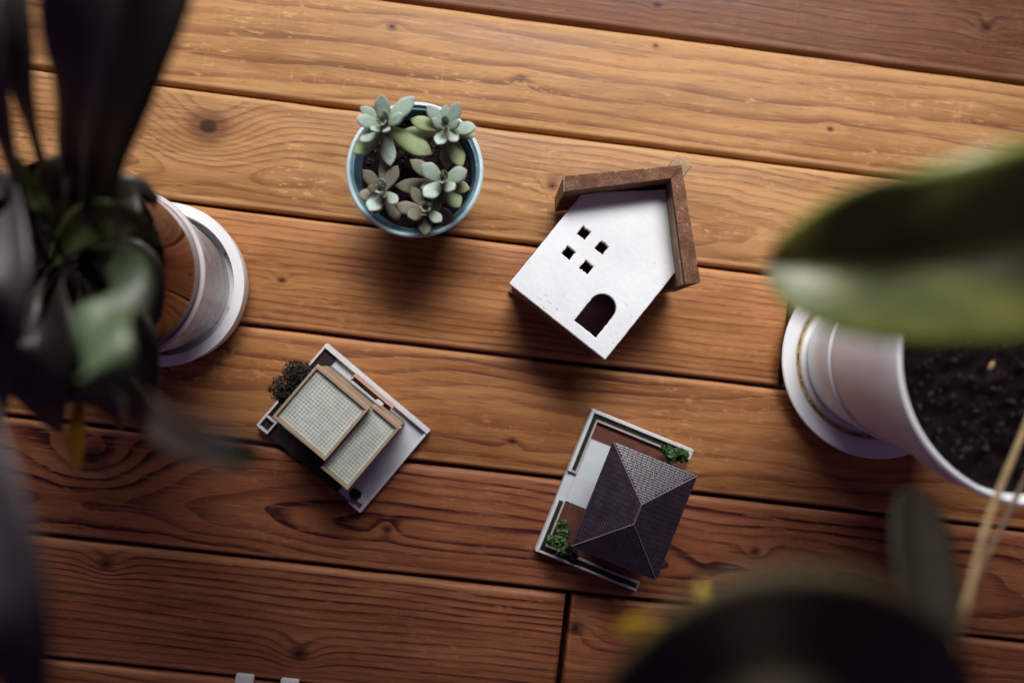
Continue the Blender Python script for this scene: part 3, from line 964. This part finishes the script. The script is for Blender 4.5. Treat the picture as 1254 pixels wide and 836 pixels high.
def HP(px, py, z):
    v = U(px, py, z) - a0
    c_, s_ = math.cos(an), math.sin(an)
    return (v.x * c_ + v.y * s_, -v.x * s_ + v.y * c_)


ZE, ZR = 0.044, 0.059
q_ = [HP(x, y, ZE) for x, y in ((750.6, 542), (854, 581.7), (803, 709.5), (700, 668.4))]
ex0, ex1 = (q_[0][0] + q_[3][0]) / 2, (q_[1][0] + q_[2][0]) / 2
ey1, ey0 = (q_[0][1] + q_[1][1]) / 2, (q_[2][1] + q_[3][1]) / 2
r1, r2 = HP(785.6, 617.6, ZR), HP(776, 641.5, ZR)
rx = (r1[0] + r2[0]) / 2
ry1, ry0 = r1[1], r2[1]
obj('wall', boxes((ex0 + .009, ex1 - .006, ey0 + .006, ey1 - .006, 0.0055, ZE - 0.0022)), plain('grey_brown_model_wall', (0.10, 0.07, 0.075), (0.13, 0.09, 0.09), 0.6, 60), hip, smooth=0)
obj('eave', boxes((ex0, ex1, ey0, ey1, ZE - 0.0020, ZE)), plain('dark_eave', (0.035, 0.028, 0.04), (0.05, 0.04, 0.052), 0.5, 50), hip, smooth=0)
roofb = plain('dark_plum_roof_base', (0.018, 0.010, 0.020), (0.026, 0.014, 0.026), 0.6, 90, spec=0.3, bump=0.2)
tileb = plain('dark_plum_roof_plastic', (0.026, 0.017, 0.029), (0.038, 0.025, 0.040), 0.31, 90, spec=1.0, bump=0.2, coat=0.12)
bm = bmesh.new()
V = [bm.verts.new(p) for p in ((ex0 + .0004, ey0 + .0004, ZE + .0002), (ex1 - .0004, ey0 + .0004, ZE + .0002), (ex1 - .0004, ey1 - .0004, ZE + .0002), (ex0 + .0004, ey1 - .0004, ZE + .0002), (rx, ry0, ZR), (rx, ry1, ZR))]
for f in ((0, 1, 4), (1, 2, 5, 4), (2, 3, 5), (3, 0, 4, 5), (0, 3, 2, 1)): bm.faces.new([V[i] for i in f])
roof = obj('roof', bm, roofb, hip, smooth=0)
corners = {k: Vector(p) for k, p in zip('abcdef', ((ex0, ey0, ZE), (ex1, ey0, ZE), (ex1, ey1, ZE), (ex0, ey1, ZE), (rx, ry0, ZR), (rx, ry1, ZR)))}


def tile_slope(el, er, tl, tr, nrow, tw, kind):
    """overlapping tiles from the eave (el-er) up to the ridge (tl-tr)"""
    bm = bmesh.new()
    e = (er - el)
    ed = e.normalized()
    up = (tl + tr) / 2 - (el + er) / 2
    up = (up - ed * up.dot(ed))
    n_ = ed.cross(up).normalized()
    if n_.z < 0: n_ = -n_
    for r_ in range(nrow):
        f0, f1 = r_ / nrow, (r_ + 1) / nrow
        a = el + (tl - el) * f0
        b = er + (tr - er) * f0
        a2 = el + (tl - el) * f1
        b2 = er + (tr - er) * f1
        am, bm_ = (a + a2) / 2, (b + b2) / 2
        L = (bm_ - am).length
        k = max(1, int(L / tw))
        off = 0.5 if r_ % 2 else 0.0
        st = am + ed * ((L - k * tw) / 2)
        upv = up / nrow
        for i in range(k + 1):
            x0_, x1_ = max(0, (i - off) * tw), min(k * tw, (i + 1 - off) * tw)
            if x1_ - x0_ < tw * 0.3: continue
            g = tw * 0.045
            base = st - upv * 0.5
            zt = random.uniform(0, .00006)
            lo_, hi_ = .00054 + zt, .00052 + zt * .93
            p = [base + ed * (x0_ + g), base + ed * (x1_ - g), base + ed * (x1_ - g) + upv * 0.70, base + ed * (x0_ + g) + upv * 0.70]
            t_ = [p[0] + n_ * lo_, p[1] + n_ * lo_, p[2] + n_ * hi_, p[3] + n_ * hi_]
            u_ = [x - n_ * .0002 for x in p]
            vt, vu = [bm.verts.new(x) for x in t_], [bm.verts.new(x) for x in u_]
            bm.faces.new(vt)
            for q in range(4): bm.faces.new((vu[q], vu[(q + 1) % 4], vt[(q + 1) % 4], vt[q]))
    return obj('roof_tiles', bm, tileb, roof, smooth=0, kind='stuff')


c = corners
tile_slope(c['a'], c['b'], c['e'], c['e'], 20, .0034, 0)
tile_slope(c['b'], c['c'], c['e'], c['f'], 18, .0034, 0)
tile_slope(c['c'], c['d'], c['f'], c['f'], 20, .0034, 0)
tile_slope(c['d'], c['a'], c['f'], c['e'], 18, .0034, 0)
cap_m = plain('mauve_ridge_cap', (0.10, 0.075, 0.10), (0.13, 0.10, 0.13), 0.4, 80, spec=0.5)
for s_, e_ in (('a', 'e'), ('b', 'e'), ('c', 'f'), ('d', 'f'), ('e', 'f')):
    up_ = Vector((0, 0, .0003))
    obj('ridge_cap', tube([c[s_] + up_, (c[s_] + c[e_]) / 2 + up_, c[e_] + up_], .00055, .00055, 8, 8), cap_m, roof)
for px, py, z, rad, sq, sd, lab in ((824, 556, .026, .0100, (1.2, .75, .8), 12, 'bright green bush by the upper right wall'), (687, 661, .020, .0098, (.8, 1.25, .7), 22, 'bright green bush in the lower left corner'), (700, 677, .014, .0050, (1, .6, .7), 32, 'dark clump below the eave')):
    p = HP(px, py, z)
    foam('bush', (p[0], p[1], z - 0.003), rad, 900, .0019, gfol if sd < 30 else dfol, hip, sd, sq, True)
    obj('bush_stem', tube([(p[0], p[1], .0053), (p[0], p[1], .010), (p[0], p[1], z - .003)], .0009, .0006, 6, 8), earth_shade_m, hip)
obj('window', boxes((ex0 + .0083, ex0 + .0088, (ey0 + ey1) / 2 - .006, (ey0 + ey1) / 2 + .006, .018, .034)), glass_m, hip, smooth=0)
obj('window', boxes(((ex0 + ex1) / 2 - .01, (ex0 + ex1) / 2 + .01, ey0 + .0052, ey0 + .0058, .018, .034)), glass_m, hip, smooth=0)

# ================================================================ LEFT PLANT in its mirror-finish pot
lc = U(197, 347.5, .020)
lp_o = Vector((lc.x, lc.y, 0))
sau = thing('saucer', 'white deep-rimmed saucer under the shiny copper-brown pot', 'saucer', lp_o, 0)
obj('dish', lathe([(0, .0005), (.052, .0005), (.055, .003), (.0578, .019), (.0574, .0202), (.0505, .0202), (.0500, .019), (.0490, .008), (.0475, .0045), (.006, .004), (0, .004)]), white_ceramic, sau)
bm = bmesh.new()
dish_r = plain('grey_dish_floor', (0.42, 0.40, 0.41), (0.52, 0.50, 0.50), 0.5, 40)
for a in (-20, 32, 90, 150, 210, 270):
    t_ = bmesh.new()
    box(t_, .0440, .0476, -.0006, .0006, .0046, .0075)
    bmesh.ops.rotate(t_, verts=t_.verts, cent=(0, 0, 0), matrix=Matrix.Rotation(R(a), 3, 'Z'))
    obj('rib', t_, dish_r, sau, smooth=0)
# mirror pot
pc_m = U(144, 348, .078)
pot_o = Vector((lp_o.x - 0.0035, lp_o.y + 0.0005, .0045))
lplant = thing('potted_plant', 'dark leafy plant with strap leaves in a shiny copper-brown pot', 'potted plant', pot_o, 0)
mir = NT('polished_copper_brown_metal')
cm = mir.obj_co()
mir.bump(mir.noise(cm, 14, 2), 0.04, 0.002)
MIR = mir.set(color=(0.125, 0.066, 0.062), rough=0.10, metal=1.0)
potm = obj('pot', lathe([(.0505, .0705), (.0530, .0715), (.0536, .075), (.0556, .1240), (.0552, .1268), (.0540, .1268), (.0530, .115), (.0525, .105), (.0500, .0706)]), MIR, lplant)
obj('pot_base', lathe([(0, .0005), (.0445, .0005), (.0455, .002), (.0545, .066), (.0560, .0690), (.0560, .0712), (.0538, .0717), (.0505, .0700), (.044, .006), (0, .006)]), plain('white_pot_base', (0.60, 0.56, 0.58), (0.66, 0.62, 0.63), 0.25, 30, bump=0.05), potm)
soil_disc(.0515, .108, .002, lplant, 9)
bm = bmesh.new()
LM = leaf_mat('deep_green_leaf', (0.032, 0.027, 0.022), (0.044, 0.036, 0.026), 0.46, (0.03, 0.03, 0.01), 0.05)
LG = leaf_mat('grey_green_leaf', (0.055, 0.080, 0.038), (0.085, 0.120, 0.062), 0.42, (0.04, 0.06, 0.02), 0.06, spec=0.3)
LS = leaf_mat('dull_grey_leaf', (0.030, 0.023, 0.026), (0.040, 0.030, 0.031), 0.58, (0.03, 0.03, 0.01), 0.05)
LY = leaf_mat('yellowing_leaf', (0.66, 0.46, 0.035), (0.74, 0.52, 0.04), 0.4, (0.85, 0.62, 0.05), 0.5)
LO = leaf_mat('olive_leaf', (0.07, 0.09, 0.022), (0.10, 0.12, 0.03), 0.36, (0.16, 0.18, 0.02), 0.2)
L = lambda *a, **k: leaf('leaf', *a, parent=lplant, origin=pot_o, **k)
L([(108, 318, .125), (122, 215, .20), (146, 90, .26), (192, -60, .285), (245, -190, .27)], .040, LM, prof=strap, fold=.30, roll=.1)
L([(95, 315, .125), (98, 210, .22), (104, 90, .28), (114, -70, .30), (126, -200, .28)], .029, LM, prof=strap, fold=.28)
L([(80, 315, .125), (60, 215, .20), (32, 120, .25), (22, 20, .27), (14, -120, .27)], .0125, LM, prof=strap, fold=.25)
L([(60, 320, .125), (30, 240, .20), (2, 140, .25), (-12, 20, .27), (-30, -100, .26)], .0125, LM, prof=strap, fold=.25)
L([(100, 305, .125), (146, 335, .245), (122, 395, .278), (126, 450, .302), (165, 500, .28)], .025, LG, prof=ovate, fold=.12, roll=0.0, wave=.10, cup=.35)
L([(60, 330, .125), (95, 285, .20), (145, 272, .215), (200, 300, .18)], .019, LO, prof=ovate, fold=.2, roll=0.1)
L([(60, 330, .13), (15, 250, .22), (10, 340, .27), (0, 460, .25), (-10, 560, .2)], .018, LS, prof=ovate, fold=.2)
L([(50, 340, .13), (-40, 420, .26), (-38, 560, .33), (2, 720, .35), (55, 900, .345)], .030, LS, prof=strap, fold=.25)
L([(100, 340, .125), (130, 440, .20), (190, 512, .30), (258, 545, .36), (330, 552, .36)], .0125, LM, prof=ovate, fold=.2)
L([(110, 345, .125), (150, 450, .20), (215, 530, .28), (275, 560, .335), (322, 564, .34)], .0075, LO, prof=ovate, fold=.2)
L([(95, 340, .125), (98, 450, .19), (94, 520, .205), (91, 582, .20)], .0075, LY, prof=tipped, fold=.15)
L([(100, 340, .125), (120, 430, .19), (150, 480, .20), (176, 522, .19)], .0075, LO, prof=tipped, fold=.15)
L([(80, 330, .125), (50, 400, .22), (45, 470, .22), (70, 530, .19)], .034, LM, prof=ovate, fold=.2)
L([(90, 335, .125), (80, 420, .20), (108, 485, .215), (150, 520, .17)], .030, LM, prof=ovate, fold=.2)
L([(90, 335, .125), (150, 400, .18), (165, 460, .175), (170, 520, .15)], .028, LM, prof=ovate, fold=.2)
L([(80, 320, .125), (60, 275, .19), (40, 235, .20), (20, 190, .21)], .0085, LO, prof=ovate, fold=.2)
L([(80, 320, .125), (70, 260, .18), (75, 220, .20), (95, 200, .21)], .024, LM, prof=ovate, fold=.2)
L([(60, 320, .125), (30, 270, .18), (5, 240, .20), (-20, 220, .19)], .026, LM, prof=ovate, fold=.2)
L([(80, 320, .125), (130, 265, .17), (165, 240, .185), (188, 250, .17)], .022, LM, prof=ovate, fold=.2)
L([(90, 325, .125), (150, 320, .165), (178, 345, .165), (188, 400, .15)], .024, LM, prof=ovate, fold=.2)
L([(70, 330, .125), (20, 380, .2), (-20, 420, .22), (-60, 470, .2)], .036, LM, prof=ovate, fold=.2)

# ================================================================ RIGHT PLANT in the white pot
rc = U(1076, 441, .012)
rp_o = Vector((rc.x, rc.y, 0))
sau2 = thing('saucer', 'white shallow saucer with a brown stain ring under the white pot', 'saucer', rp_o, 0)
obj('dish', lathe([(0, .0005), (.060, .0005), (.064, .002), (.0708, .0105), (.0716, .0122), (.0708, .0130), (.0690, .0125), (.0575, .0048), (.0555, .0040), (.006, .0036), (0, .0036)]), white_ceramic, sau2)
st = NT('brown_water_stain')
cs = st.obj_co()
sX, sY, sZ = st.sep(cs)
sr = st.m('SQRT', st.m('ADD', st.m('MULTIPLY', sX, sX), st.m('MULTIPLY', sY, sY)))
n1_ = st.noise(cs, 60, 5, 0.7)
n2_ = st.noise(cs, 260, 4, 0.7)
sr = st.m('ADD', sr, st.m('MULTIPLY', st.m('SUBTRACT', n1_, 0.5), 0.0022))
tanm = st.m('MULTIPLY', st.ss(sr, 0.0526, 0.0546), st.ss(sr, 0.0576, 0.0598, 1, 0))
drk = st.m('MULTIPLY', st.m('MULTIPLY', st.ss(sr, 0.0548, 0.0557), st.ss(sr, 0.0565, 0.0577, 1, 0)), st.ss(n2_, 0.36, 0.58))
sc_ = st.mix(st.m('MULTIPLY', tanm, 0.92), (0.74, 0.75, 0.77), (0.42, 0.30, 0.15))
stain = st.set(color=st.mix(drk, sc_, (0.09, 0.045, 0.02)), rough=0.55)
bm = lathe([(.0515, .00405), (.0540, .00415), (.0555, .0043), (.0575, .0051), (.0610, .00735)])
for v in bm.verts:
    rr = v.co.xy.length
    a = math.atan2(v.co.y, v.co.x)
obj('stain_ring', bm, stain, sau2)
rplant = thing('potted_plant', 'large-leaved plant in a white plastic pot at the right edge', 'potted plant', rp_o + Vector((0, 0, .0042)), 0)
RO = rp_o + Vector((0, 0, .0042))
pot2 = obj('pot', lathe([(0, .0004), (.0485, .0004), (.0495, .0012), (.0575, .0478), (.0578, .0492), (.0568, .0500), (.0560, .0502), (.0578, .0620), (.0692, .1310), (.0680, .1320), (.055, .06), (.046, .004), (0, .004)]), white_ceramic, rplant)
obj('rim', lathe([(.0700, .1310), (.0722, .1312), (.0730, .1325), (.0757, .1580), (.0752, .1600), (.0738, .1606), (.0722, .1596), (.0708, .1500), (.0692, .1312)]), white_ceramic, pot2)
soil_disc(.0705, .147, .0025, rplant, 17)
chips(.064, .1495, 420, .0016, bark_m, rplant, 'bark_chips', 31)
bmc = bmesh.new()
pq = U(1214, 448, .156) - RO
bmesh.ops.create_icosphere(bmc, subdivisions=2, radius=1, matrix=Matrix.Translation(pq) @ Matrix.Rotation(R(60), 4, 'Z') @ Matrix.Diagonal((.0030, .0014, .0012, 1)))
obj('wood_chip', bmc, plain('tan_chip', (0.20, 0.12, 0.065), (0.28, 0.17, 0.09), .7, 200), rplant)
GL = leaf_mat('broad_green_leaf', (0.062, 0.080, 0.020), (0.165, 0.165, 0.036), 0.33, (0.16, 0.19, 0.015), 0.10, edge=(0.20, 0.25, 0.04), spec=0.28)
GD = leaf_mat('dark_olive_leaf', (0.046, 0.036, 0.026), (0.062, 0.052, 0.030), 0.55, (0.06, 0.05, 0.01), 0.06, spec=0.15, edge=(0.085, 0.070, 0.035))
GO = leaf_mat('dull_olive_leaf', (0.018, 0.016, 0.010), (0.026, 0.022, 0.013), 0.6, (0.05, 0.05, 0.01), 0.08, spec=0.1)
Q = lambda *a, **k: leaf('leaf', *a, parent=rplant, origin=RO, **k)


def big(s):
    return max(0.02, max(0.0, 1 - (max(0, s - .25) / .75) ** 2.6) ** 0.62 * min(1, .30 + s * 2.4))


Q([(1480, 250, .320), (1330, 284, .340), (1180, 311, .340), (1040, 326, .330), (938, 326, .315)], .0495, GL, prof=big, fold=.48, roll=0.0, ns=44, nx=14, wave=.13, cup=.12)
Q([(1190, 895, .345), (1085, 842, .368), (960, 826, .378), (845, 850, .37), (725, 905, .35)], .043, GD, prof=ovate, fold=.18, ns=36, nx=12, roll=.15)
Q([(1150, 775, .315), (1134, 715, .305), (1126, 655, .295), (1122, 600, .285)], .0215, GO, prof=disc, fold=.15)
LB = leaf_mat('bright_yellow_leaf', (0.86, 0.64, 0.06), (0.92, 0.74, 0.10), 0.45, (0.95, 0.75, 0.06), 0.4)
Q([(905, 800, .345), (884, 772, .335), (870, 748, .322), (861, 710, .305)], .0130, LB, prof=ovate, fold=.1, label='yellowed leaf tip')
Q([(850, 815, .340), (822, 786, .330), (792, 772, .320), (752, 768, .310)], .0085, LY, prof=ovate, fold=.1, label='yellowed leaf tip')
stem_m = plain('tan_stem', (0.16, 0.105, 0.05), (0.23, 0.155, 0.075), 0.6, 120)
stem_d = plain('brown_stem', (0.10, 0.065, 0.04), (0.14, 0.09, 0.05), 0.6, 120)
for pts, rad, mm in (
    ([(1282, 440, .152), (1256, 520, .19), (1212, 632, .235), (1186, 730, .275), (1166, 812, .325), (1188, 872, .345)], .0013, stem_m),
    ([(1300, 470, .152), (1262, 570, .185), (1222, 655, .215), (1186, 730, .262), (1162, 792, .315)], .0011, stem_d),
    ([(1330, 430, .152), (1400, 330, .22), (1480, 250, .320)], .0020, stem_m),
):
    obj('stem', tube([U(*p) - RO for p in pts], rad * 1.15, rad * .85, 30, 10), mm, rplant)
